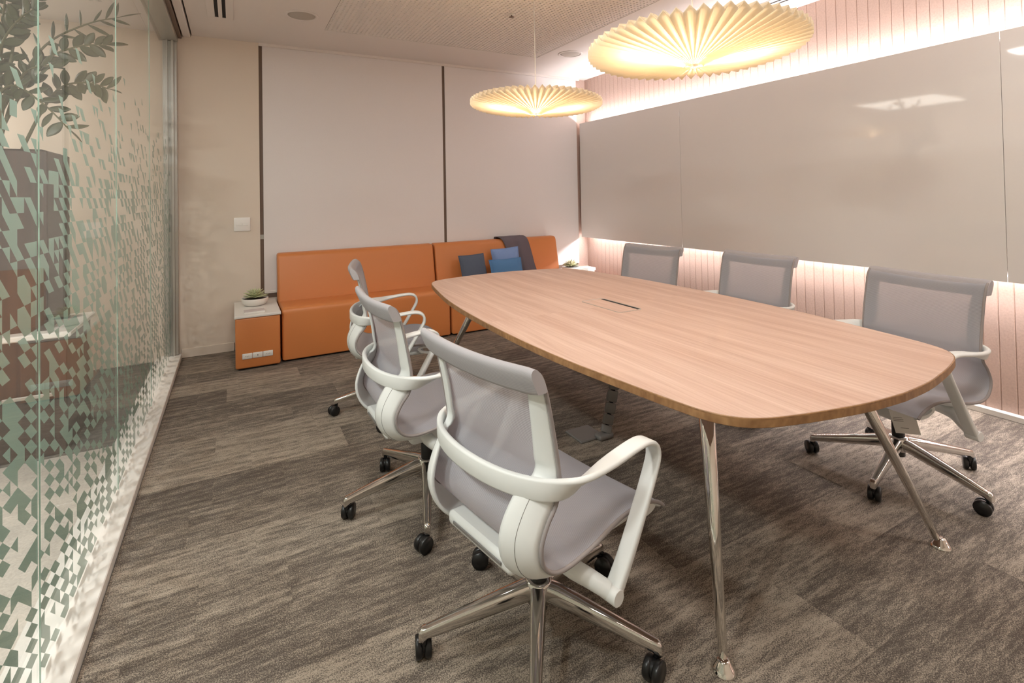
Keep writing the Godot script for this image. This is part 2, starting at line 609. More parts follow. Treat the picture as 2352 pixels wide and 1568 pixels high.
# ------------------------------------------------------------------ glass wall
func film_cells(z0: float, z1: float, y0: float, y1: float, r: RandomNumberGenerator) -> Array:
	# pieces of film on a pane, as arrays of (z, y): square cells cut by falling diagonals,
	# the halves joined here and there to parallelograms and squares, thinning out upwards
	var out := []
	var cols := int(round((z1 - z0) / 0.0455))
	var cw := (z1 - z0) / cols
	var ch := 0.0385
	var rows := int(floor((y1 - y0) / ch))
	for j in rows:
		var y := y0 + j * ch
		var q := clampf((1.98 - y) / 0.95, 0.0, 1.0)
		q = q * q * (3.0 - 2.0 * q)
		var p := 0.50 * q
		var carry := false
		for k in cols:
			var z := z1 - k * cw
			# near top, far top, far bottom, near bottom
			var a := Vector2(z, y + ch)
			var b := Vector2(z - cw, y + ch)
			var c := Vector2(z - cw, y)
			var d := Vector2(z, y)
			var low := carry
			var high := false
			carry = false
			if q > 0.55:
				# chains of parallelograms, one half of each in every other cell
				if (k + j / 7 + k / 9) % 2 == 0:
					high = r.randf() < 0.84 * q
					carry = high and r.randf() < 0.80
				elif r.randf() < 0.10:
					high = true
				if r.randf() < 0.08:
					low = true
			else:
				high = r.randf() < p * 0.9
				carry = high and r.randf() < 0.40
				if r.randf() < p * 0.25:
					low = true
			if low and high:
				out.append([a, b, c, d])
			elif low:
				out.append([a, c, d])
			elif high:
				out.append([a, b, c])
	return out

func glass_wall() -> void:
	var wl := setting("wall_left", "frameless glass wall with frosted triangles on a white sill")
	slab("sill", wl, M["white trim"], Vector3(-0.56, -0.10, -5.06), Vector3(-0.388, 0.040, 1.6), 0.003)
	slab("header", wl, M["satin aluminium"], Vector3(-0.53, 2.62, -5.06), Vector3(-0.40, 2.80, 1.6), 0.003)
	slab("header_cover", wl, M["bronze"], Vector3(-0.40, 2.655, -5.06), Vector3(-0.374, 2.80, 1.6), 0.002)
	slab("ceiling_channel", wl, M["ceiling paint"], Vector3(-0.366, 2.672, -5.06), Vector3(-0.312, 2.80, 1.6), 0.003)
	slab("channel_gap", wl, M["black"], Vector3(-0.374, 2.700, -5.06), Vector3(-0.366, 2.80, 1.6), 0.0005)
	slab("jamb", wl, M["satin aluminium"], Vector3(-0.505, 0.04, -5.062), Vector3(-0.405, 2.62, -5.02), 0.003)
	slab("jamb_bead", wl, M["satin aluminium"], Vector3(-0.485, 0.04, -5.02), Vector3(-0.468, 2.62, -4.995), 0.001)
	slab("jamb_bead", wl, M["satin aluminium"], Vector3(-0.444, 0.04, -5.02), Vector3(-0.427, 2.62, -4.995), 0.001)
	var r := RandomNumberGenerator.new()
	r.seed = 77
	var edges := [-5.02, -3.86, -2.83, -1.80, -0.77, 0.40, 1.55]
	var left := 300
	for k in [3, 2, 1, 0, 4, 5]:
		var z0: float = edges[k] + 0.002
		var z1: float = edges[k + 1] - 0.002
		var pane := part("glass_pane", box_mesh(Vector3(0.006, 2.62, z1 - z0), 0.0006), M["clear glass"], wl, Vector3(-0.456, 1.33, (z0 + z1) / 2))
		var rest := begin()
		var some := false
		for cell in film_cells(z0 + 0.002, z1 - 0.002, 0.045, 2.05, r):
			var pts := PackedVector3Array()
			for p in cell:
				pts.append(Vector3(0, p.y, p.x))
			if left > 0 and k <= 3:
				left -= 1
				var st := begin()
				var m := Vector3.ZERO
				for p in pts:
					m += p / pts.size()
				film_piece(st, pts, m)
				part("film_piece", done(st), M["frosted film"], pane, Vector3(-0.0036, m.y - 1.33, m.z - (z0 + z1) / 2))
			else:
				film_piece(rest, pts, Vector3(0.0, 1.33, (z0 + z1) / 2))
				some = true
		if some:
			var o := part("film_pattern", done(rest), M["frosted film"], pane, Vector3(-0.0036, 0, 0))
			o.set_meta("kind", "stuff")
	# polished edges where two panes meet
	for k in range(1, 6):
		slab("pane_edge", wl, M["glass edge"], Vector3(-0.458, 0.04, edges[k] - 0.0007), Vector3(-0.4545, 2.62, edges[k] + 0.0007), 0.0004)

func film_piece(st: SurfaceTool, pts: PackedVector3Array, m: Vector3) -> void:
	# a foil 0.4 mm thick
	st.set_smooth_group(-1)
	var n := pts.size()
	var t := Vector3(0.0002, 0, 0)
	for i in range(1, n - 1):
		tri(st, pts[0] - m + t, pts[i] - m + t, pts[i + 1] - m + t)

# ------------------------------------------------------------------ ceiling things
func ceiling_things() -> void:
	# perforated acoustic panel: one cell with an eight sided hole, repeated
	var st := begin()
	var c := 0.0331
	var rr := 0.0078
	var t := 0.010
	var ring := []
	var outer := []
	for i in 16:
		var a := TAU * i / 16.0 + PI / 8
		ring.append(Vector3(rr * cos(a), 0, rr * sin(a)))
		var k := c / 2 / maxf(absf(cos(TAU * i / 16.0)), absf(sin(TAU * i / 16.0)))
		outer.append(Vector3(k * cos(TAU * i / 16.0), 0, k * sin(TAU * i / 16.0)))
	st.set_smooth_group(-1)
	for i in 16:
		var j := (i + 1) % 16
		var a := TAU * i / 16.0
		var b := TAU * j / 16.0
		var p := Vector3(rr * cos(a), 0, rr * sin(a))
		var q := Vector3(rr * cos(b), 0, rr * sin(b))
		quad(st, outer[i], outer[j], q, p)
		quad(st, p, q, q + Vector3(0, t, 0), p + Vector3(0, t, 0))
	var cell := done(st)
	var nx := 62
	var nz := 115
	var mm := MultiMesh.new()
	mm.transform_format = MultiMesh.TRANSFORM_3D
	mm.mesh = cell
	mm.instance_count = nx * nz
	for i in nx:
		for j in nz:
			mm.set_instance_transform(i * nz + j, Transform3D(Basis(), Vector3(0.675 + (i + 0.5) * c, 2.694, -4.442 + (j + 0.5) * c)))
	var panel := thing("perforated_ceiling_panel", "large perforated acoustic panel let into the white ceiling", "ceiling panel", Vector3.ZERO)
	var mi := MultiMeshInstance3D.new()
	mi.name = "perforated_sheet"
	mi.multimesh = mm
	mi.material_override = M["ceiling paint"]
	mi.set_meta("kind", "stuff")
	panel.add_child(mi)
	slab("acoustic_fleece", panel, M["plenum"], Vector3(0.675, 2.712, -4.442), Vector3(0.675 + nx * c, 2.716, -4.442 + nz * c), 0.0003)
	# round ceiling speakers
	var spots := [[Vector3(0.465, 2.692, -4.16), "round ceiling speaker near the glass wall"], [Vector3(2.956, 2.692, -4.18), "round ceiling speaker near the felt wall"]]
	for s in spots:
		var sp := thing("ceiling_speaker", s[1], "speaker", s[0], 0, "round ceiling speakers")
		part("rim", lathe_mesh([Vector2(0.098, 0.0), Vector2(0.122, 0.0), Vector2(0.119, -0.005), Vector2(0.104, -0.008), Vector2(0.098, -0.001)], 40, true, false), M["ceiling paint"], sp)
		part("grille", lathe_mesh([Vector2(0.0, -0.0035), Vector2(0.08, -0.0035), Vector2(0.099, -0.002), Vector2(0.099, 0.0)], 40), M["speaker grille"], sp)
	# slot diffusers
	slot("slot_diffuser", "white air diffuser with two black slots above the glass wall corner", Vector3(-0.078, 2.692, -3.66), 1.60, 0.0)
	slot("slot_diffuser", "white air diffuser with two slots in the ceiling beside the felt wall", Vector3(3.55, 2.692, -2.0), 1.8, 0.0)
	# sprinkler
	var sp := thing("sprinkler", "small bronze sprinkler head on the perforated panel", "sprinkler", Vector3(1.898, 2.692, -3.453))
	part("escutcheon", lathe_mesh([Vector2(0.0, -0.006), Vector2(0.018, -0.006), Vector2(0.028, -0.002), Vector2(0.028, 0.0)], 24), M["white trim"], sp)
	part("deflector", lathe_mesh([Vector2(0.0, -0.022), Vector2(0.02, -0.021), Vector2(0.02, -0.0195), Vector2(0.006, -0.0185), Vector2(0.005, -0.006)], 18), M["bronze"], sp)
	# luminaires that carry the lamps set in set_light()
	var lamp_labels := ["square ceiling light panel on the glass side behind the viewer", "square ceiling light panel on the felt wall side behind the viewer", "small square ceiling light above the chairs by the glass wall"]
	for k in ROOM_LAMPS.size():
		var p: Vector3 = ROOM_LAMPS[k]
		var cl := thing("ceiling_light_panel", lamp_labels[k], "light", Vector3(p.x, 2.692, p.y), 0, "square ceiling lights")
		part("frame", box_mesh(Vector3(p.z + 0.04, 0.012, p.z + 0.04), 0.002), M["white trim"], cl, Vector3(0, -0.004, 0))
		part("lamp_diffuser", box_mesh(Vector3(p.z, 0.004, p.z), 0.001), M["downlight glow"], cl, Vector3(0, -0.012, 0))

func slot(called: String, label: String, at: Vector3, length: float, turn: float) -> void:
	var s := thing(called, label, "air diffuser", at, turn, "slot diffusers")
	for x in [-0.060, 0.0, 0.060]:
		part("rail", box_mesh(Vector3(0.050 if x != 0.0 else 0.026, 0.006, length), 0.0015), M["ceiling paint"], s, Vector3(x * 1.02, -0.002, 0))
	for z in [-length / 2 - 0.012, length / 2 + 0.012]:
		part("end_plate", box_mesh(Vector3(0.172, 0.006, 0.024), 0.0015), M["ceiling paint"], s, Vector3(0, -0.002, z))
	for x in [-0.0245, 0.0245]:
		part("slot", box_mesh(Vector3(0.023, 0.001, length), 0.0002), M["black"], s, Vector3(x, -0.0007, 0))

# ------------------------------------------------------------------ back wall things
func back_wall_things() -> void:
	var spans := [[0.232, 1.938, "wide white roller blind behind the orange sofa, next to the light switch"], [1.966, 3.662, "white roller blind ending at the felt wall corner"]]
	for s in spans:
		var b := thing("roller_blind", s[2], "blind", Vector3((s[0] + s[1]) / 2, 0.46, -5.078), 0, "drawn roller blinds")
		var w: float = s[1] - s[0]
		part("blind_fabric", box_mesh(Vector3(w, 2.225, 0.006), 0.0015), M["blind fabric"], b, Vector3(0, 1.125, 0))
		part("bottom_rail", box_mesh(Vector3(w, 0.025, 0.014), 0.004), M["white trim"], b, Vector3(0, 0.0125, 0))
	var pel := setting("trim_1", "thin ceiling trim along the top of the blinds")
	slab("pelmet_strip", pel, M["ceiling paint"], Vector3(0.203, 2.668, -5.070), Vector3(3.70, 2.694, -5.052), 0.002)
	var sw := thing("light_switch", "square white light switch plate on the painted wall", "switch", Vector3(0.0625, 1.0845, -5.062))
	part("plate", box_mesh(Vector3(0.127, 0.119, 0.010), 0.004, 2), M["switch white"], sw, Vector3(0, 0, 0.005))
	part("rocker", box_mesh(Vector3(0.044, 0.022, 0.004), 0.0015), M["switch white"], sw, Vector3(-0.024, 0, 0.0115))
	part("rocker", box_mesh(Vector3(0.044, 0.022, 0.004), 0.0015), M["switch white"], sw, Vector3(0.024, 0, 0.0115))

# ------------------------------------------------------------------ corridor beyond the glass
func corridor() -> void:
	var fl := setting("floor_corridor", "pale marble corridor floor with a grey carpet strip beyond the glass")
	var z := 1.6
	while z > -3.4:
		var x := -0.56
		while x > -3.2:
			var x1 := maxf(x - 0.9, -3.2)
			var z1 := maxf(z - 0.9, -3.45)
			if z - z1 > 0.02 and x - x1 > 0.02:
				slab("marble_tile", fl, M["marble"], Vector3(x1 + 0.0002, -0.05, z1 + 0.0002), Vector3(x - 0.0002, 0.0, z - 0.0002), 0.0003)
			x -= 0.9
		z -= 0.9
	slab("carpet_strip", fl, M["corridor rug"], Vector3(-3.2, -0.05, -5.06), Vector3(-0.56, 0.004, -3.452), 0.002)
	var ce := setting("ceiling_corridor", "plain white ceiling of the corridor")
	slab("ceiling_slab", ce, M["ceiling paint"], Vector3(-3.3, 2.692, -5.4), Vector3(-0.53, 2.8, 1.6), 0.001)
	var w := setting("wall_corridor", "plain painted wall on the far side of the corridor")
	slab("wall_board", w, M["wall paint"], Vector3(-3.35, -0.1, -5.3), Vector3(-3.2, 2.8, 1.75), 0.001)
	var labels := ["small square corridor light panel nearest the viewer", "small square corridor light panel over the marble before the potted plant", "large square corridor light panel beyond the potted plant"]
	var k := 0
	for p in CORRIDOR_LAMPS:
		var d := thing("corridor_light_panel", labels[k], "light", Vector3(p.x, 2.692, p.y), 0, "corridor light panels")
		part("frame", box_mesh(Vector3(p.z + 0.04, 0.012, p.z + 0.04), 0.002), M["white trim"], d, Vector3(0, -0.004, 0))
		part("lamp_diffuser", box_mesh(Vector3(p.z, 0.004, p.z), 0.001), M["downlight glow"], d, Vector3(0, -0.012, 0))
		k += 1
	# dark veneer planter cabinet with a taller back box
	var pl := thing("planter_cabinet", "dark brown veneer planter cabinet behind the glass wall", "planter", Vector3(-1.10, 0, -3.72))
	part("lower_box", box_mesh(Vector3(0.66, 0.60, 0.50), 0.004), M["dark veneer"], pl, Vector3(0, 0.304, 0))
	part("tray", box_mesh(Vector3(0.70, 0.03, 0.54), 0.006), M["ceramic"], pl, Vector3(0.0, 0.62, 0))
	part("upper_box", box_mesh(Vector3(0.54, 0.94, 0.42), 0.004), M["dark veneer"], pl, Vector3(-0.03, 1.105, -0.02))
	part("soil_bed", box_mesh(Vector3(0.48, 0.01, 0.36), 0.002), M["soil"], pl, Vector3(-0.03, 1.58, -0.02))
	part("handle_bar", box_mesh(Vector3(0.20, 0.02, 0.012), 0.004), M["satin aluminium"], pl, Vector3(0.18, 0.32, 0.262))
	zz_plant()

func leaf_mesh(length: float, width: float, cup: float, thick: float) -> ArrayMesh:
	# ovate leaf along +x, a little cupped, with real thickness
	var st := begin()
	var rings := []
	var n := 8
	for i in n + 1:
		var t := i / float(n)
		var hw := width / 2 * pow(sin(PI * clampf(t * 0.96 + 0.02, 0, 1)), 0.8)
		var th := thick * (0.25 + sin(PI * t)) * 0.5
		var y := cup * sin(PI * t) * 0.4
		var ring := PackedVector3Array()
		for p in [Vector2(-1, cup * 0.5), Vector2(-0.5, 0.0), Vector2(0, -th), Vector2(0.5, 0.0), Vector2(1, cup * 0.5), Vector2(0.5, th * 1.4), Vector2(0, th), Vector2(-0.5, th * 1.4)]:
			ring.append(Vector3(t * length, y + p.y, p.x * hw))
		rings.append(ring)
	loft(st, rings)
	return done(st)

func zz_plant() -> void:
	var plant := thing("leafy_plant", "tall green plant with glossy oval leaves on arching stems behind the glass", "plant", Vector3(-1.13, 1.592, -3.74))
	var r := RandomNumberGenerator.new()
	r.seed = 5
	var big := leaf_mesh(0.095, 0.048, 0.006, 0.002)
	var slim := leaf_mesh(0.12, 0.020, 0.004, 0.002)
	# end points of the stems, relative to the soil
	var ends := [Vector3(0.50, 0.60, 0.10), Vector3(0.52, 0.34, 0.16), Vector3(0.55, 0.78, 0.05), Vector3(0.36, 0.10, 0.22), Vector3(0.10, 0.86, 0.16), Vector3(-0.2, 0.75, 0.2), Vector3(0.22, 0.72, 0.22), Vector3(0.30, 0.42, 0.24), Vector3(-0.05, 0.55, 0.3), Vector3(0.05, 0.30, 0.28), Vector3(0.2, 0.92, 0.0), Vector3(-0.3, 0.4, 0.25)]
	for k in ends.size():
		var e: Vector3 = ends[k]
		var root := Vector3(r.randf_range(-0.12, 0.12), 0.0, r.randf_range(-0.1, 0.1))
		var mid := root.lerp(e, 0.45) + Vector3(0, 0.16 + 0.1 * e.y, 0)
		if e.y < 0.2:
			mid.y += 0.12
		var path := spline(PackedVector3Array([root, root.lerp(mid, 0.5) + Vector3(0, 0.04, 0), mid, mid.lerp(e, 0.55) + Vector3(0, 0.03, 0), e]), 6)
		var st := begin()
		tube(st, path, 0.009, 0.003, 7)
		var stem := part("stem", done(st), M["zz stem"], plant)
		var thin := k == 2
		var n := 17
		for i in n:
			var t := lerpf(0.34, 1.0, i / float(n - 1))
			var at := clampi(int(t * (path.size() - 1)), 0, path.size() - 1)
			var dir := (path[mini(at + 1, path.size() - 1)] - path[maxi(at - 1, 0)]).normalized()
			var side := dir.cross(Vector3(0.3, 0.2, 1).normalized()).normalized() * (1.0 if i % 2 == 0 else -1.0)
			side = (side + Vector3(r.randf_range(-0.4, 0.4), r.randf_range(-0.2, 0.4), r.randf_range(-0.5, 0.5))).normalized()
			var out := (side * 0.8 + dir * 0.55).normalized()
			if i == n - 1:
				out = dir
			var nrm := out.cross(dir).normalized()
			if nrm.length() < 0.1:
				nrm = Vector3.UP
			var lf := part("leaf", slim if thin else big, M["zz leaf"], stem, path[at])
			lf.basis = Basis(out, nrm, out.cross(nrm)) * Basis(Vector3.RIGHT, r.randf_range(-0.5, 0.5)) * Basis.from_scale(Vector3.ONE * r.randf_range(0.75, 1.1))

# ------------------------------------------------------------------ table
func table_outline(grow: float) -> PackedVector2Array:
	var q := PackedVector3Array()
	for p in [Vector2(0.70, 0), Vector2(0.697, 0.22), Vector2(0.687, 0.44), Vector2(0.668, 0.65), Vector2(0.645, 0.81), Vector2(0.622, 0.96), Vector2(0.603, 1.07), Vector2(0.587, 1.14), Vector2(0.563, 1.196), Vector2(0.528, 1.237), Vector2(0.48, 1.265), Vector2(0.41, 1.287), Vector2(0.30, 1.312), Vector2(0.15, 1.337), Vector2(0, 1.346)]:
		q.append(Vector3(p.x, 0, p.y))
	var s := spline(q, 4)
	var out := PackedVector2Array()
	for i in s.size() - 1:
		out.append(Vector2(s[i].x, s[i].z))
	for i in s.size() - 1:
		var p := s[s.size() - 1 - i]
		out.append(Vector2(-p.x, p.z))
	for i in s.size() - 1:
		out.append(Vector2(-s[i].x, -s[i].z))
	for i in s.size() - 1:
		var p := s[s.size() - 1 - i]
		out.append(Vector2(p.x, -p.z))
	if grow != 0.0:
		var g := PackedVector2Array()
		for i in out.size():
			var d := (out[(i + 1) % out.size()] - out[(i - 1 + out.size()) % out.size()]).normalized()
			g.append(out[i] + Vector2(d.y, -d.x) * grow)
		return g
	return out

func level(poly: PackedVector2Array, y: float) -> PackedVector3Array:
	var out := PackedVector3Array()
	for p in poly:
		out.append(Vector3(p.x, y, p.y))
	return out

func table() -> void:
	var t := thing("conference_table", "boat shaped oak conference table on splayed chrome legs", "table", Vector3(1.704, 0, -2.103), deg_to_rad(-1.55))
	var st := begin()
	loft(st, [level(table_outline(-0.003), 0.6945), level(table_outline(-0.003), 0.7185), level(table_outline(-0.0042), 0.72)], true, true, false)
	part("tabletop", done(st), M["table laminate"], t)
	st = begin()
	loft(st, [level(table_outline(-0.003), 0.694), level(table_outline(-0.001), 0.694), level(table_outline(0.0), 0.6955), level(table_outline(0.0), 0.7175), level(table_outline(-0.001), 0.7192), level(table_outline(-0.003), 0.7192)], true, false, false)
	part("edge_band", done(st), M["table edge"], t)
	var feet := [Vector3(1.16, 0, -0.98), Vector3(2.243, 0, -0.922), Vector3(1.15, 0, -3.28), Vector3(2.27, 0, -3.24)]
	var tops := [Vector3(1.316, 0.693, -1.16), Vector3(2.04, 0.693, -1.16), Vector3(1.42, 0.693, -3.03), Vector3(2.08, 0.693, -3.02)]
	for i in 4:
		var f: Vector3 = t.transform.affine_inverse() * feet[i]
		var p: Vector3 = t.transform.affine_inverse() * tops[i]
		var low := f.lerp(p, 0.035)
		st = begin()
		rod(st, low, p, 0.0125, 0.0265, 24)
		var leg := part("leg", done(st), M["chrome"], t)
		st = begin()
		lathe(st, PackedVector2Array([Vector2(0.0, 0.0), Vector2(0.034, 0.0), Vector2(0.0345, 0.003), Vector2(0.026, 0.010), Vector2(0.017, 0.026), Vector2(0.013, 0.030), Vector2(0.0, 0.030)]), 28, Transform3D(Basis(), f))
		part("foot", done(st), M["chrome"], leg)
		st = begin()
		rod(st, p + Vector3(0, -0.006, 0), p + Vector3(0, 0.002, 0), 0.05, 0.05, 24)
		part("mounting_plate", done(st), M["chrome"], leg)
	# power box let into the top
	var pb := Node3D.new()
	pb.name = "power_box"
	t.add_child(pb)
	pb.transform = t.transform.affine_inverse() * Transform3D(Basis(), Vector3(1.707, 0.72, -2.100))
	var rings := []
	for q in [[0.0, -0.002], [0.0, 0.0015], [0.001, 0.0022], [0.004, 0.0022], [0.005, 0.0008], [0.005, -0.002]]:
		rings.append(level(round_rect(0.150 - 2 * q[0], 0.318 - 2 * q[0], 0.022, 6), q[1]))
	st = begin()
	loft(st, rings, true, false, false)
	part("frame", done(st), M["satin aluminium"], pb)
	part("slot", box_mesh(Vector3(0.020, 0.0012, 0.29), 0.0003), M["black"], pb, Vector3(0.0575, 0.0004, 0))
	st = begin()
	loft(st, [level(round_rect(0.116, 0.304, 0.014, 5), -0.001), level(round_rect(0.116, 0.304, 0.014, 5), 0.0012), level(round_rect(0.114, 0.302, 0.013, 5), 0.0018)], true, true, false)
	part("lid", done(st), M["table laminate"], pb, Vector3(-0.010, 0, 0))

func cable_spine() -> void:
	var s := thing("cable_spine", "grey segmented cable spine standing under the table", "cable spine", Vector3(1.66, 0, -2.26))
	part("base_plate", box_mesh(Vector3(0.15, 0.012, 0.15), 0.004, 2), M["grey plastic"], s, Vector3(-0.01, 0.006, -0.01))
	var path := spline(PackedVector3Array([Vector3(0.065, 0.03, 0.075), Vector3(0.10, 0.12, 0.065), Vector3(0.135, 0.24, 0.06), Vector3(0.15, 0.38, 0.07), Vector3(0.135, 0.52, 0.09), Vector3(0.10, 0.68, 0.12)]), 2)
	var st := begin()
	tube(st, spline(path, 2), 0.011, 0.011, 10)
	part("inner_cable", done(st), M["black"], s)
	st = begin()
	rbox(st, Vector3(0.055, 0.018, 0.075), Vector3(0.095, 0.03, 0.055), 0.012, 3)
	part("socket_foot", done(st), M["grey plastic"], s)
	for i in path.size() - 1:
		var a := path[i]
		var b := path[i + 1]
		var d := (b - a).normalized()
		var w := Vector3(0.879, 0, 0.477)
		w = (w - d * w.dot(d)).normalized()
		var n := d.cross(w)
		st = begin()
		var rings := []
		for q in [[0.04, 0.9], [0.12, 1.0], [0.84, 1.0], [0.92, 0.92]]:
			var ring := PackedVector3Array()
			for p in round_rect(0.056 * q[1], 0.040 * q[1], 0.010, 3):
				ring.append(a.lerp(b, q[0]) + w * p.x + n * p.y)
			rings.append(ring)
		loft(st, rings)
		part("segment", done(st), M["grey plastic"], s)

# ------------------------------------------------------------------ chairs (local x runs forward, z to the side)
const SLING := [[-0.236, 0.886, 0.012, 0.212], [-0.221, 0.868, 0.014, 0.206], [-0.205, 0.820, 0.016, 0.198], [-0.187, 0.735, 0.018, 0.191], [-0.174, 0.662, 0.022, 0.188], [-0.170, 0.630, 0.022, 0.187], [-0.168, 0.598, 0.048, 0.184], [-0.183, 0.556, 0.062, 0.176], [-0.211, 0.520, 0.058, 0.166], [-0.231, 0.477, 0.054, 0.157], [-0.226, 0.436, 0.050, 0.152], [-0.198, 0.407, 0.050, 0.146], [-0.156, 0.397, 0.047, 0.142], [-0.105, 0.400, 0.043, 0.146], [-0.050, 0.409, 0.036, 0.160], [0.0, 0.422, 0.026, 0.184], [0.055, 0.433, 0.012, 0.216], [0.12, 0.436, 0.011, 0.220], [0.175, 0.428, 0.011, 0.224], [0.218, 0.412, 0.011, 0.228], [0.246, 0.392, 0.010, 0.230]]

func sling_curve(per: int) -> Array:
	# [position, outward normal, thickness, inner edge] sampled along the sling
	var pts := PackedVector3Array()
	var ex := PackedVector3Array()
	for s in SLING:
		pts.append(Vector3(s[0], s[1], 0))
		ex.append(Vector3(s[2], s[3], 0))
	pts = spline(pts, per)
	ex = spline(ex, per)
	var out := []
	for i in pts.size():
		var t := (pts[mini(i + 1, pts.size() - 1)] - pts[maxi(i - 1, 0)]).normalized()
		out.append([pts[i], Vector3(t.y, -t.x, 0), ex[i].x, ex[i].y])
	return out

func sag(i: float, s: float) -> float:
	# how far the middle of the sling gives way to the back
	return (1.0 - s * s) * lerpf(0.020, 0.006, clampf(i * 2.2, 0.0, 1.0))

func make_chair() -> Node3D:
	var t := thing("office_chair", "chair", "chair")
	var half := 0.25
	var curve := sling_curve(4)
	var n := curve.size()
	# woven sling
	var st := begin()
	var rings := []
	for i in n:
		var ring := PackedVector3Array()
		var c: Array = curve[i]
		for j in 15:
			var s := -1.0 + 2.0 * j / 14.0
			ring.append(c[0] + c[1] * (sag(i / float(n), s) * (1.0 if absf(s) < 0.99 else 0.0)) + Vector3(0, 0, s * half))
		rings.append(ring)
	loft(st, rings, false, false)
	part("mesh_sling", done(st), M["mesh fabric"], t)
	# grey welt along both sides
	for side in [-1.0, 1.0]:
		var path := PackedVector3Array()
		for c in curve:
			path.append(c[0] + c[1] * 0.003 + Vector3(0, 0, side * (half - 0.001)))
		st = begin()
		tube(st, path, 0.0055, 0.0055, 8)
		part("mesh_edge", done(st), M["edge fabric"], t)
		# white side rail behind and beneath the sling
		rings = []
		for i in n:
			var c: Array = curve[i]
			var p: Vector3 = c[0]
			var o: Vector3 = c[1]
			var th: float = c[2]
			var z0: float = c[3]
			var z1 := half - 0.002
			var ring := PackedVector3Array()
			# a convex plate that leaves the edge of the sling and sweeps back and inwards
			var wall := minf(0.010, th * 0.7)
			var sec := []
			for k in 9:
				var a := k / 8.0
				sec.append(Vector2(th * pow(sin(a * PI / 2), 0.75), lerpf(z1, z0, a)))
			for k in 9:
				var a := 1.0 - k / 8.0
				sec.append(Vector2(maxf(0.0, (th - wall) * pow(sin(a * PI / 2), 0.9)), lerpf(z1 - 0.008, z0 + 0.001, a)))
			for q in sec:
				ring.append(p + o * (0.004 + q.x) + Vector3(0, 0, side * q.y))
			rings.append(ring)
		st = begin()
		loft(st, rings)
		part("side_rail", done(st), M["white plastic"], t)
		# seam line in the rail
		path = PackedVector3Array()
		for i in range(int(n * 0.30), int(n * 0.56)):
			var c: Array = curve[i]
			path.append(c[0] + c[1] * (0.0042 + c[2] * 0.771) + Vector3(0, 0, side * (c[3] * 0.5 + half * 0.5 - 0.001)))
		st = begin()
		tube(st, path, 0.0007, 0.0007, 4)
		part("seam", done(st), M["grey plastic"], t)
		# front fin with an oval grip under the seat edge
		st = begin()
		var outer := PackedVector2Array()
		var inner := PackedVector2Array()
		var oc := Vector2(0.165, 0.397)
		for k in 28:
			var a := TAU * k / 28.0
			inner.append(oc + Vector2(0.038 * cos(a), 0.0105 * sin(a)).rotated(-0.12))
			outer.append(oc + Vector2(0.062 * cos(a) + 0.006, 0.023 * sin(a)).rotated(-0.12))
		rings = []
		for q in [[inner, -0.006], [outer, -0.006], [outer, 0.006], [inner, 0.006], [inner, -0.006]]:
			var ring := PackedVector3Array()
			for p in q[0]:
				ring.append(Vector3(p.x, p.y, side * 0.226 + q[1]))
			rings.append(ring)
		loft(st, rings, true, false, false)
		part("grip_fin", done(st), M["white plastic"], t)
	# fabric covered head roll, hooked over the back
	st = begin()
	rings = []
	for j in 21:
		var s := -1.0 + 2.0 * j / 20.0
		var g := sag(0.0, s) if absf(s) < 1.0 else 0.0
		var ring := PackedVector3Array()
		var e := 1.0 - 0.12 * pow(absf(s), 18.0)
		for p in [Vector2(-0.207, 0.832), Vector2(-0.219, 0.864), Vector2(-0.233, 0.887), Vector2(-0.243, 0.8965), Vector2(-0.252, 0.9), Vector2(-0.260, 0.8975), Vector2(-0.2645, 0.890), Vector2(-0.2635, 0.878), Vector2(-0.256, 0.860), Vector2(-0.246, 0.838), Vector2(-0.242, 0.831), Vector2(-0.236, 0.829), Vector2(-0.215, 0.829)]:
			var q: Vector2 = Vector2(-0.245, 0.868) + (p - Vector2(-0.245, 0.868)) * e
			ring.append(Vector3(q.x - g * 1.0, q.y - g * 0.35, s * 0.257))
		rings.append(ring)
	loft(st, rings)
	part("head_roll", done(st), M["head fabric"], t)
	# arm loop: one strap from arm to arm round the back
	var pts := [Vector3(-0.032, 0.292, 0.286), Vector3(0.02, 0.365, 0.288), Vector3(0.085, 0.470, 0.290), Vector3(0.134, 0.552, 0.290), Vector3(0.147, 0.588, 0.290), Vector3(0.138, 0.617, 0.289), Vector3(0.108, 0.632, 0.288), Vector3(0.06, 0.632, 0.287), Vector3(-0.03, 0.621, 0.286), Vector3(-0.11, 0.608, 0.282), Vector3(-0.165, 0.600, 0.270), Vector3(-0.21, 0.597, 0.236), Vector3(-0.246, 0.596, 0.165), Vector3(-0.264, 0.595, 0.085), Vector3(-0.270, 0.595, 0.0)]
	var turn := [0.0, 0.0, 0.0, 0.0, 0.0, 0.0, 0.0, 0.0, 0.05, 0.35, 0.75, 1.0, 1.0, 1.0, 1.0]
	var wid := [0.044, 0.044, 0.045, 0.046, 0.047, 0.048, 0.049, 0.049, 0.049, 0.049, 0.051, 0.053, 0.053, 0.053, 0.053]
	var thk := [0.026, 0.021, 0.017, 0.015, 0.014, 0.014, 0.014, 0.014, 0.015, 0.016, 0.018, 0.018, 0.018, 0.018, 0.018]
	var path := PackedVector3Array()
	var ex := PackedVector3Array()
	for i in pts.size():
		path.append(pts[i])
		ex.append(Vector3(turn[i], wid[i], thk[i]))
	for i in pts.size() - 1:
		var p: Vector3 = pts[pts.size() - 2 - i]
		path.append(Vector3(p.x, p.y, -p.z))
		ex.append(Vector3(turn[pts.size() - 2 - i], wid[pts.size() - 2 - i], thk[pts.size() - 2 - i]))
	path = spline(path, 4)
	ex = spline(ex, 4)
	var wide := []
	var ws := PackedFloat32Array()
	var ts := PackedFloat32Array()
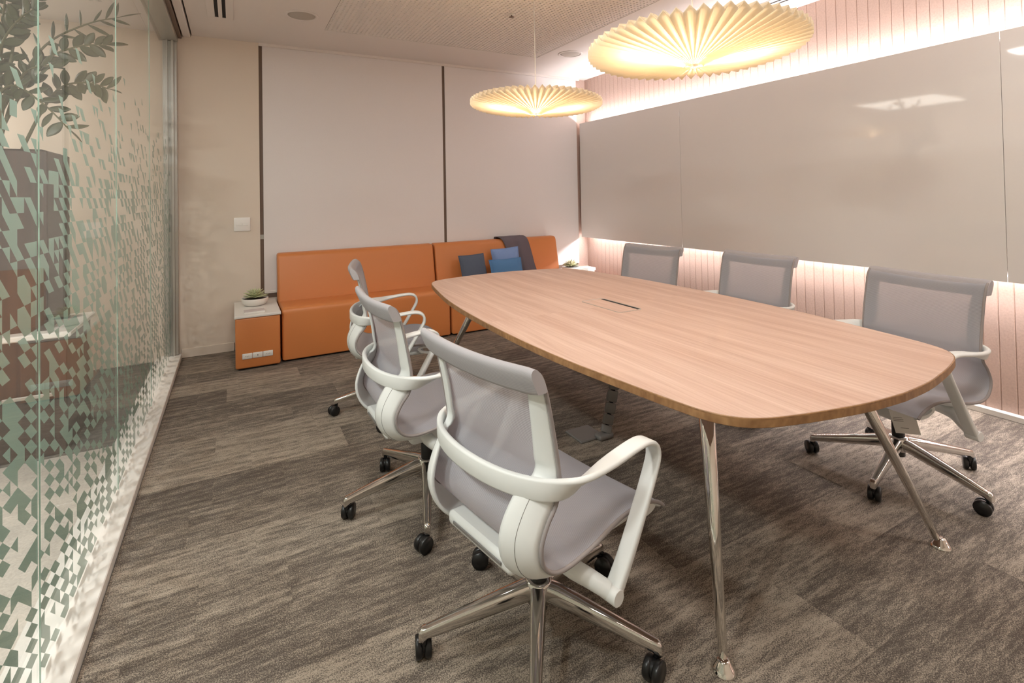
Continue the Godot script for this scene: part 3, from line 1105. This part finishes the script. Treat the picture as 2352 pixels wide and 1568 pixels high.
	for i in path.size():
		var side := 1.0 if path[i].z >= 0.0 else -1.0
		var a := clampf(ex[i].x, 0, 1) * PI / 2
		# from lying flat (across) to standing on edge (upright)
		wide.append(Vector3(0, -sin(a) * side * -1.0, cos(a)) if side > 0 else Vector3(0, sin(a), -cos(a)) * 1.0)
		ws.append(ex[i].y)
		ts.append(ex[i].z)
	# keep neighbouring breadth vectors from flipping
	for i in range(1, wide.size()):
		if wide[i].dot(wide[i - 1]) < 0:
			wide[i] = -wide[i]
	st = begin()
	band(st, path, wide, ws, ts, 0.006)
	part("arm_loop", done(st), M["white plastic"], t)
	# arm brackets running in under the seat
	for side in [-1.0, 1.0]:
		st = begin()
		rod(st, Vector3(-0.034, 0.296, side * 0.262), Vector3(-0.034, 0.296, side * 0.310), 0.0215, 0.0205, 20)
		tube(st, spline(PackedVector3Array([Vector3(-0.036, 0.300, side * 0.280), Vector3(-0.060, 0.318, side * 0.235), Vector3(-0.085, 0.336, side * 0.185), Vector3(-0.085, 0.350, side * 0.10)]), 5), 0.021, 0.026, 14)
		part("arm_bracket", done(st), M["white plastic"], t)
	# mechanism
	st = begin()
	rbox(st, Vector3(-0.045, 0.352, 0), Vector3(0.30, 0.050, 0.155), 0.014, 2)
	rbox(st, Vector3(-0.030, 0.302, 0), Vector3(0.170, 0.090, 0.115), 0.022, 3)
	rbox(st, Vector3(-0.215, 0.372, 0), Vector3(0.060, 0.040, 0.29), 0.012, 2)
	rbox(st, Vector3(0.10, 0.372, 0), Vector3(0.10, 0.024, 0.40), 0.010, 2)
	part("mechanism", done(st), M["white plastic"], t)
	st = begin()
	rbox(st, Vector3(-0.247, 0.372, 0), Vector3(0.004, 0.010, 0.22), 0.0015)
	part("mechanism_groove", done(st), M["grey plastic"], t)
	# gas lift
	st = begin()
	rod(st, Vector3(-0.025, 0.085, 0), Vector3(-0.025, 0.265, 0), 0.025, 0.025, 20)
	rod(st, Vector3(-0.025, 0.26, 0), Vector3(-0.025, 0.335, 0), 0.0145, 0.0145, 16)
	part("gas_lift", done(st), M["black plastic"], t)
	# polished star base
	st = begin()
	lathe(st, PackedVector2Array([Vector2(0.026, 0.112), Vector2(0.038, 0.112), Vector2(0.041, 0.13), Vector2(0.040, 0.166), Vector2(0.034, 0.174), Vector2(0.026, 0.174)]), 30)
	var star := part("star_base", done(st), M["polished aluminium"], t, Vector3(-0.025, 0, 0))
	st = begin()
	rings = []
	# r, top, height, width
	for q in [[0.022, 0.170, 0.048, 0.048], [0.06, 0.164, 0.048, 0.046], [0.12, 0.150, 0.045, 0.042], [0.20, 0.130, 0.039, 0.036], [0.28, 0.110, 0.033, 0.031], [0.325, 0.098, 0.029, 0.028], [0.338, 0.096, 0.036, 0.027], [0.346, 0.092, 0.034, 0.025], [0.350, 0.086, 0.026, 0.019]]:
		var ring := PackedVector3Array()
		var w: float = q[3]
		var h: float = q[2]
		for p in [Vector2(-0.30, 0.0), Vector2(0.30, 0.0), Vector2(0.42, -0.10), Vector2(0.48, -0.30), Vector2(0.50, -0.7), Vector2(0.44, -0.95), Vector2(0.2, -1.0), Vector2(-0.2, -1.0), Vector2(-0.44, -0.95), Vector2(-0.50, -0.7), Vector2(-0.48, -0.30), Vector2(-0.42, -0.10)]:
			ring.append(Vector3(p.x * w, q[1] + p.y * h, q[0]))
		rings.append(ring)
	loft(st, rings)
	var arm := done(st)
	for k in 5:
		var a := part("base_leg", arm, M["polished aluminium"], star)
		a.rotation.y = TAU * k / 5
	# twin wheel castors
	st = begin()
	rod(st, Vector3(0, 0.045, 0), Vector3(0, 0.074, 0), 0.0085, 0.0085, 14)
	rbox(st, Vector3(0.010, 0.042, 0), Vector3(0.034, 0.022, 0.012), 0.005, 2)
	lathe(st, PackedVector2Array([Vector2(0.0, -0.022), Vector2(0.020, -0.022), Vector2(0.022, -0.018), Vector2(0.022, 0.018), Vector2(0.020, 0.022), Vector2(0.0, 0.022)]), 18, Transform3D(Basis(Vector3.RIGHT, PI / 2), Vector3(0.018, 0.034, 0)))
	var fork := done(st)
	st = begin()
	lathe(st, PackedVector2Array([Vector2(0.0, -0.0115), Vector2(0.022, -0.0108), Vector2(0.0275, -0.0075), Vector2(0.0295, -0.002), Vector2(0.0295, 0.006), Vector2(0.028, 0.0095), Vector2(0.0, 0.0100)]), 30, Transform3D(Basis(Vector3.RIGHT, PI / 2), Vector3.ZERO))
	var wheel := done(st)
	for k in 5:
		var c := part("caster", fork, M["black plastic"], t)
		part("wheel", wheel, M["black plastic"], c, Vector3(0.018, 0.0295, 0.0125))
		var w2 := part("wheel", wheel, M["black plastic"], c, Vector3(0.018, 0.0295, -0.0125))
		w2.rotation.y = PI
	return t

func place_chair(t: Node3D, at: Vector2, turn: float, phi: float, swivels: Array, label: String) -> void:
	tag(t, label, "chair", "white mesh office chairs round the table")
	t.position = Vector3(at.x, 0, at.y)
	t.rotation.y = deg_to_rad(turn)
	var star: Node3D = t.get_node("star_base")
	star.rotation.y = deg_to_rad(phi - turn)
	var k := 0
	for c in t.get_children():
		if c.name.begins_with("caster"):
			var a := deg_to_rad(phi - turn) + TAU * k / 5
			c.position = Vector3(-0.025 + 0.336 * sin(a), 0, 0.336 * cos(a))
			c.rotation.y = deg_to_rad(swivels[k] - turn)
			k += 1

func chairs() -> void:
	var proto := make_chair()
	var all := [
		[Vector2(0.805, -1.322), 10.8, 38.6, [200, 300, 150, 75, 10], "nearest office chair, seen from behind, left of the table's near end"],
		[Vector2(0.752, -2.158), 1.6, 53.0, [130, 20, 250, 60, 200], "middle office chair of the row with its back to the glass wall"],
		[Vector2(0.888, -3.178), -13.6, 44.0, [10, 100, 60, 200, 300], "office chair farthest back on the glass side, in front of the orange sofa"],
		[Vector2(2.628, -1.243), 172.4, 64.0, [30, 330, 60, 20, 100], "grey office chair at the near right end of the table with a paper tag"],
		[Vector2(2.715, -2.150), 180.0, 30.0, [0, 70, 140, 210, 280], "middle office chair of the row in front of the whiteboard"],
		[Vector2(2.560, -2.890), 190.0, 10.0, [40, 100, 190, 230, 330], "office chair farthest back on the whiteboard side of the table"]]
	for i in all.size():
		var c: Node3D = proto
		if i > 0:
			c = proto.duplicate()
			c.name = numbered("office_chair")
			add_child(c)
		var a: Array = all[i]
		place_chair(c, a[0], a[1], a[2], a[3], a[4])
		if i == 3:
			# paper tag hanging under the seat front
			var tg := part("paper_tag", box_mesh(Vector3(0.0006, 0.115, 0.085), 0.0002), M["paper"], c, Vector3(0.175, 0.330, -0.155))
			tg.rotation = Vector3(0.18, 0.5, -0.35)
			for q in [[0.020, 0.020, 0.030], [0.012, 0.020, 0.036], [0.004, 0.020, 0.034], [-0.030, 0.006, 0.028]]:
				part("printed_line", box_mesh(Vector3(0.0002, 0.0022, q[2]), 0.0001), M["print"], tg, Vector3(0.0004, q[0], q[1]))

# ------------------------------------------------------------------ sofas and side tables
func sofas() -> void:
	var back := rounded_poly(PackedVector2Array([Vector2(-4.845, 0.40), Vector2(-4.925, 0.822), Vector2(-5.045, 0.822), Vector2(-5.045, 0.014), Vector2(-4.845, 0.014)]), PackedFloat32Array([0.01, 0.045, 0.03, 0.01, 0.01]), 5)
	var seat := rounded_poly(PackedVector2Array([Vector2(-4.473, 0.014), Vector2(-4.478, 0.432), Vector2(-4.87, 0.418), Vector2(-4.87, 0.014)]), PackedFloat32Array([0.012, 0.05, 0.01, 0.01]), 6)
	var spans := [[0.330, 1.757, "long orange leather sofa section beside the left side table"], [1.773, 3.232, "orange leather sofa section carrying the blue cushions and the throw"]]
	for s in spans:
		var x0: float = s[0]
		var x1: float = s[1]
		var o := thing("sofa", s[2], "sofa", Vector3((x0 + x1) / 2, 0, 0), 0, "orange sofa sections along the window")
		var w := x1 - x0
		var st := begin()
		prism(st, seat, -w / 2, w / 2, 0.018)
		part("seat", done(st), M["orange leather"], o)
		st = begin()
		prism(st, back, -w / 2, w / 2, 0.018)
		part("backrest", done(st), M["orange leather"], o)
		part("plinth", box_mesh(Vector3(w - 0.04, 0.014, 0.53), 0.002), M["black"], o, Vector3(0, 0.007, -4.765))

func side_tables() -> void:
	var spots := [[0.157, "orange leather side table with power sockets in the left corner"], [3.415, "orange side table with a white top in the felt wall corner"]]
	var names := ["orange side tables with white tops", "succulents in white bowls"]
	for k in 2:
		var x: float = spots[k][0]
		var w := 0.318
		var t := thing("side_table", spots[k][1], "side table", Vector3(x, 0, -4.735), 0, names[0])
		part("body", box_mesh(Vector3(w - 0.006, 0.383, 0.61), 0.014, 3), M["orange leather"], t, Vector3(0, 0.2035, 0))
		part("plinth", box_mesh(Vector3(w - 0.05, 0.014, 0.57), 0.002), M["black"], t, Vector3(0, 0.007, 0))
		part("table_top", box_mesh(Vector3(w + 0.006, 0.021, 0.622), 0.004, 2), M["white trim"], t, Vector3(0, 0.4055, 0))
		if k == 0:
			for i in 3:
				var pl := part("socket_plate", box_mesh(Vector3(0.069, 0.042, 0.008), 0.004, 2), M["white plastic"], t, Vector3(-0.076 + i * 0.0715, 0.106, 0.308))
				part("socket_face", box_mesh(Vector3(0.052, 0.028, 0.002), 0.004, 2), M["white trim"], pl, Vector3(0, 0, 0.004))
				if i == 1:
					part("port", box_mesh(Vector3(0.005, 0.010, 0.002), 0.0004), M["black plastic"], pl, Vector3(0, 0, 0.0046))
				else:
					for dx in [-0.010, 0.0, 0.010]:
						part("pin_hole", lathe_mesh([Vector2(0.0, 0.0), Vector2(0.0021, 0.0), Vector2(0.0021, 0.0012), Vector2(0.0, 0.0012)], 10), M["black plastic"], pl, Vector3(dx, 0.0008 if dx != 0.0 else -0.0018, 0.0046)).rotation.x = PI / 2
		succulent(Vector3(x + (-0.008 if k == 0 else -0.07), 0.416, -4.825 if k == 0 else -4.80), 1.0 if k == 0 else 0.98, "succulent in a white bowl on the %s" % ("left side table" if k == 0 else "corner table behind the conference table"), names[1], k)
	# folded leaflet on the left table, stack of boxes on the right one
	var nb := thing("notepad", "small pale notepad lying on the left side table", "notepad", Vector3(0.135, 0.416, -4.535), 0.03)
	part("pages", box_mesh(Vector3(0.145, 0.012, 0.095), 0.001), M["paper"], nb, Vector3(0, 0.006, 0))
	part("cover", box_mesh(Vector3(0.147, 0.002, 0.097), 0.0006), M["grey print"], nb, Vector3(0, 0.013, 0))
	var bx := thing("white_box", "low white box beside the right succulent", "box", Vector3(3.512, 0.416, -4.70), 0.0)
	part("carton", box_mesh(Vector3(0.085, 0.022, 0.12), 0.002), M["white trim"], bx, Vector3(0, 0.011, 0))
	part("lid", box_mesh(Vector3(0.105, 0.030, 0.14), 0.003), M["white plastic"], bx, Vector3(0, 0.037, 0))

func succulent(at: Vector3, k: float, label: String, group: String, which: int) -> void:
	var s := thing("succulent", label, "plant", at, 0, group)
	part("bowl", lathe_mesh([Vector2(0.0, 0.0), Vector2(0.062 * k, 0.0), Vector2(0.085 * k, 0.010), Vector2(0.099 * k, 0.032), Vector2(0.102 * k, 0.055), Vector2(0.100 * k, 0.062), Vector2(0.096 * k, 0.060), Vector2(0.094 * k, 0.050), Vector2(0.0, 0.048)], 40), M["ceramic"], s)
	part("soil", lathe_mesh([Vector2(0.0, 0.056), Vector2(0.06 * k, 0.054), Vector2(0.093 * k, 0.050), Vector2(0.093 * k, 0.046), Vector2(0.0, 0.046)], 30), M["soil"], s)
	var lf := leaf_mesh(0.082, 0.025, 0.006, 0.007)
	var r := RandomNumberGenerator.new()
	r.seed = 9 + which
	var layers := [[12, 0.26, 1.22], [11, 0.52, 1.15], [9, 0.80, 1.02], [7, 1.08, 0.84], [4, 1.34, 0.6]]
	for l in layers.size():
		var n: int = layers[l][0]
		for i in n:
			var p := part("leaf", lf, M["succulent leaf"] if which == 0 or l < 1 else M["succulent leaf pale"], s, Vector3(0, 0.058 + l * 0.006, 0))
			var a := TAU * (i + 0.5 * (l % 2)) / n + r.randf_range(-0.1, 0.1)
			var tilt: float = layers[l][1] + r.randf_range(-0.08, 0.08)
			p.basis = Basis(Vector3.UP, a) * Basis(Vector3.BACK, tilt) * Basis.from_scale(Vector3.ONE * layers[l][2] * r.randf_range(0.92, 1.06))

func cushion_mesh(w: float, h: float, d: float, ribs: int) -> ArrayMesh:
	var st := begin()
	var n := 26
	for side in [-1.0, 1.0]:
		var rings := []
		for j in n + 1:
			var ring := PackedVector3Array()
			var v := -1.0 + 2.0 * j / n
			for i in n + 1:
				var u := -1.0 + 2.0 * i / n
				var pinch := 1.0 - 0.045 * (1.0 - u * u) * absf(v) - 0.045 * (1.0 - v * v) * absf(u)
				var th := pow(maxf(0.0, (1.0 - pow(absf(u), 3.0)) * (1.0 - pow(absf(v), 3.0))), 0.55)
				var rib := 0.0
				if ribs > 0:
					rib = 0.0022 * sin(v * ribs + 1.6 * sin(u * 4.0)) * minf(1.0, th * 3.0)
				ring.append(Vector3(u * w / 2 * pinch, v * h / 2 * pinch, side * (d / 2 * th + rib)))
			rings.append(ring)
		loft(st, rings, false, false)
	return done(st)

func soft_things() -> void:
	var list := [[Vector3(2.105, 0.566, -4.715), 0.29, 0.29, 0.12, 0, "charcoal knit", -0.30, 0.10, 0.02, "dark charcoal cushion on the orange sofa, left of the blue ones"], [Vector3(2.440, 0.537, -4.635), 0.36, 0.23, 0.11, 40, "blue rib knit", -0.34, -0.06, 0.02, "deep blue ribbed oblong cushion in front of the paler one"], [Vector3(2.515, 0.588, -4.785), 0.31, 0.31, 0.11, 0, "light blue knit", -0.22, -0.10, 0.05, "light blue knitted cushion leaning behind the ribbed one"]]
	for c in list:
		var t := thing("cushion", c[9], "cushion", c[0], 0, "blue cushions on the sofa")
		t.rotation = Vector3(c[6], c[7], c[8])
		part("cover", cushion_mesh(c[1], c[2], c[3], c[4]), M[c[5]], t)
		var st := begin()
		var path := PackedVector3Array()
		for k in 49:
			var u := 0.0
			var v := 0.0
			var s := k / 48.0 * 4.0
			if s < 1: 
				u = -1 + 2 * s
				v = -1
			elif s < 2:
				u = 1
				v = -1 + 2 * (s - 1)
			elif s < 3:
				u = 1 - 2 * (s - 2)
				v = 1
			else:
				u = -1
				v = 1 - 2 * (s - 3)
			var pinch := 1.0 - 0.045 * (1.0 - u * u) * absf(v) - 0.045 * (1.0 - v * v) * absf(u)
			path.append(Vector3(u * c[1] / 2 * pinch, v * c[2] / 2 * pinch, 0))
		tube(st, path, 0.004, 0.004, 6)
		part("piping", done(st), M[c[5]], t)
	# throw hung over the backrest
	var line := [Vector2(-4.60, 0.443), Vector2(-4.74, 0.439), Vector2(-4.832, 0.455), Vector2(-4.855, 0.52), Vector2(-4.880, 0.64), Vector2(-4.902, 0.75), Vector2(-4.915, 0.812), Vector2(-4.945, 0.838), Vector2(-5.00, 0.839), Vector2(-5.042, 0.836), Vector2(-5.056, 0.81), Vector2(-5.058, 0.70), Vector2(-5.058, 0.60)]
	var pts := PackedVector3Array()
	for p in line:
		pts.append(Vector3(0, p.y, p.x))
	pts = spline(pts, 4)
	var rings := []
	var nn := pts.size()
	for i in nn:
		var t := i / float(nn - 1)
		var d := (pts[mini(i + 1, nn - 1)] - pts[maxi(i - 1, 0)]).normalized()
		var o := Vector3(0, -d.z, d.y)
		if o.y < 0 and i < nn * 0.6:
			o = -o
		if i >= nn * 0.6 and o.z > 0:
			o = -o
		var front := clampf(1.0 - t * 1.7, 0.0, 1.0)
		var cx := 2.665 + 0.16 * front
		var hw := 0.158 - 0.03 * front
		var top := PackedVector3Array()
		var low := PackedVector3Array()
		for j in 25:
			var u := -1.0 + 2.0 * j / 24.0
			var fold := (0.004 + 0.014 * front) * (0.5 + 0.5 * sin(u * 7.0 + 0.6 * sin(t * 9.0))) * minf(1.0, 3.0 * front + 0.3)
			var base := pts[i] + Vector3(cx + u * hw, 0, 0)
			top.append(base + o * (fold + 0.007))
			low.append(base + o * (fold * 0.9 + 0.001))
		var ring := PackedVector3Array()
		for p in top:
			ring.append(p)
		for j in 25:
			ring.append(low[24 - j])
		rings.append(ring)
	var st2 := begin()
	loft(st2, rings)
	var th := thing("throw_blanket", "dark grey purple knitted throw hanging over the sofa back", "blanket")
	part("cloth", done(st2), M["throw knit"], th)

# ------------------------------------------------------------------ pendants
func pendants() -> void:
	var st := begin()
	var n := 62
	var R := 0.425
	var low := [[0.026, -0.064], [0.034, -0.070], [0.050, -0.062], [0.075, -0.053], [0.13, -0.044], [0.21, -0.031], [0.30, -0.017], [0.38, -0.005], [0.425, 0.002]]
	var top := [[0.425, 0.006], [0.38, 0.014], [0.30, 0.024], [0.21, 0.033], [0.13, 0.039], [0.05, 0.044], [0.02, 0.045]]
	var meshes := []
	for prof in [low, top]:
		st = begin()
		var rings := []
		for q in prof:
			var ring := PackedVector3Array()
			for i in n * 2:
				var a := TAU * i / (n * 2)
				var z := (1.0 if i % 2 == 0 else -1.0) * 0.0125 * minf(1.0, q[0] / R + 0.08)
				ring.append(Vector3(q[0] * cos(a), q[1] + z, -q[0] * sin(a)))
			rings.append(ring)
		loft(st, rings, true, false, false)
		meshes.append(done(st))
	var spots := [[Vector3(1.668, 1.884, -1.486), Vector2(0.054, -0.005), 1.01, "large pleated paper pendant lamp nearest the viewer"], [Vector3(1.705, 1.878, -2.800), Vector2(0.045, -0.025), 0.99, "pleated paper pendant lamp hanging farther down the table"]]
	for s in spots:
		var at: Vector3 = s[0]
		var p := thing("pendant_lamp", s[3], "lamp", at, 0, "pleated pendant lamps over the table")
		# the discs hang slightly askew
		var right := Vector3(0.879, 0, 0.477)
		var tilt := Basis(right, -s[1].x) * Basis(Vector3(-0.477, 0, 0.879), s[1].y) * Basis.from_scale(Vector3.ONE * s[2])
		var lo := part("shade_lower", meshes[0], M["shade paper"], p)
		lo.basis = tilt
		var hi := part("shade_upper", meshes[1], M["shade paper"], p)
		hi.basis = tilt
		st = begin()
		rod(st, Vector3(0, 0.045, 0), Vector3(0, 2.690 - at.y, 0), 0.0022, 0.0022, 8)
		part("cord", done(st), M["white trim"], p)
		part("ceiling_rose", lathe_mesh([Vector2(0.0, -0.02), Vector2(0.04, -0.02), Vector2(0.045, -0.015), Vector2(0.045, 0.0)], 24), M["white trim"], p, Vector3(0, 2.692 - at.y, 0))
		for side in [-1.0, 1.0]:
			var b: Vector3 = tilt * (Vector3(0.879, 0, 0.477) * (0.14 * side) + Vector3(0, -0.004, 0))
			part("bulb", lathe_mesh([Vector2(0.0, -0.016), Vector2(0.010, -0.013), Vector2(0.016, 0.0), Vector2(0.010, 0.013), Vector2(0.0, 0.016)], 16), M["bulb glow"], p, b)
			var l := OmniLight3D.new()
			l.name = "bulb_light"
			p.add_child(l, true)
			l.position = b
			l.light_energy = 0.23
			l.light_color = Color(1.0, 0.925, 0.83)
			l.light_size = 0.014
			l.omni_range = 12.0
			l.omni_attenuation = 2.0
			l.shadow_enabled = true
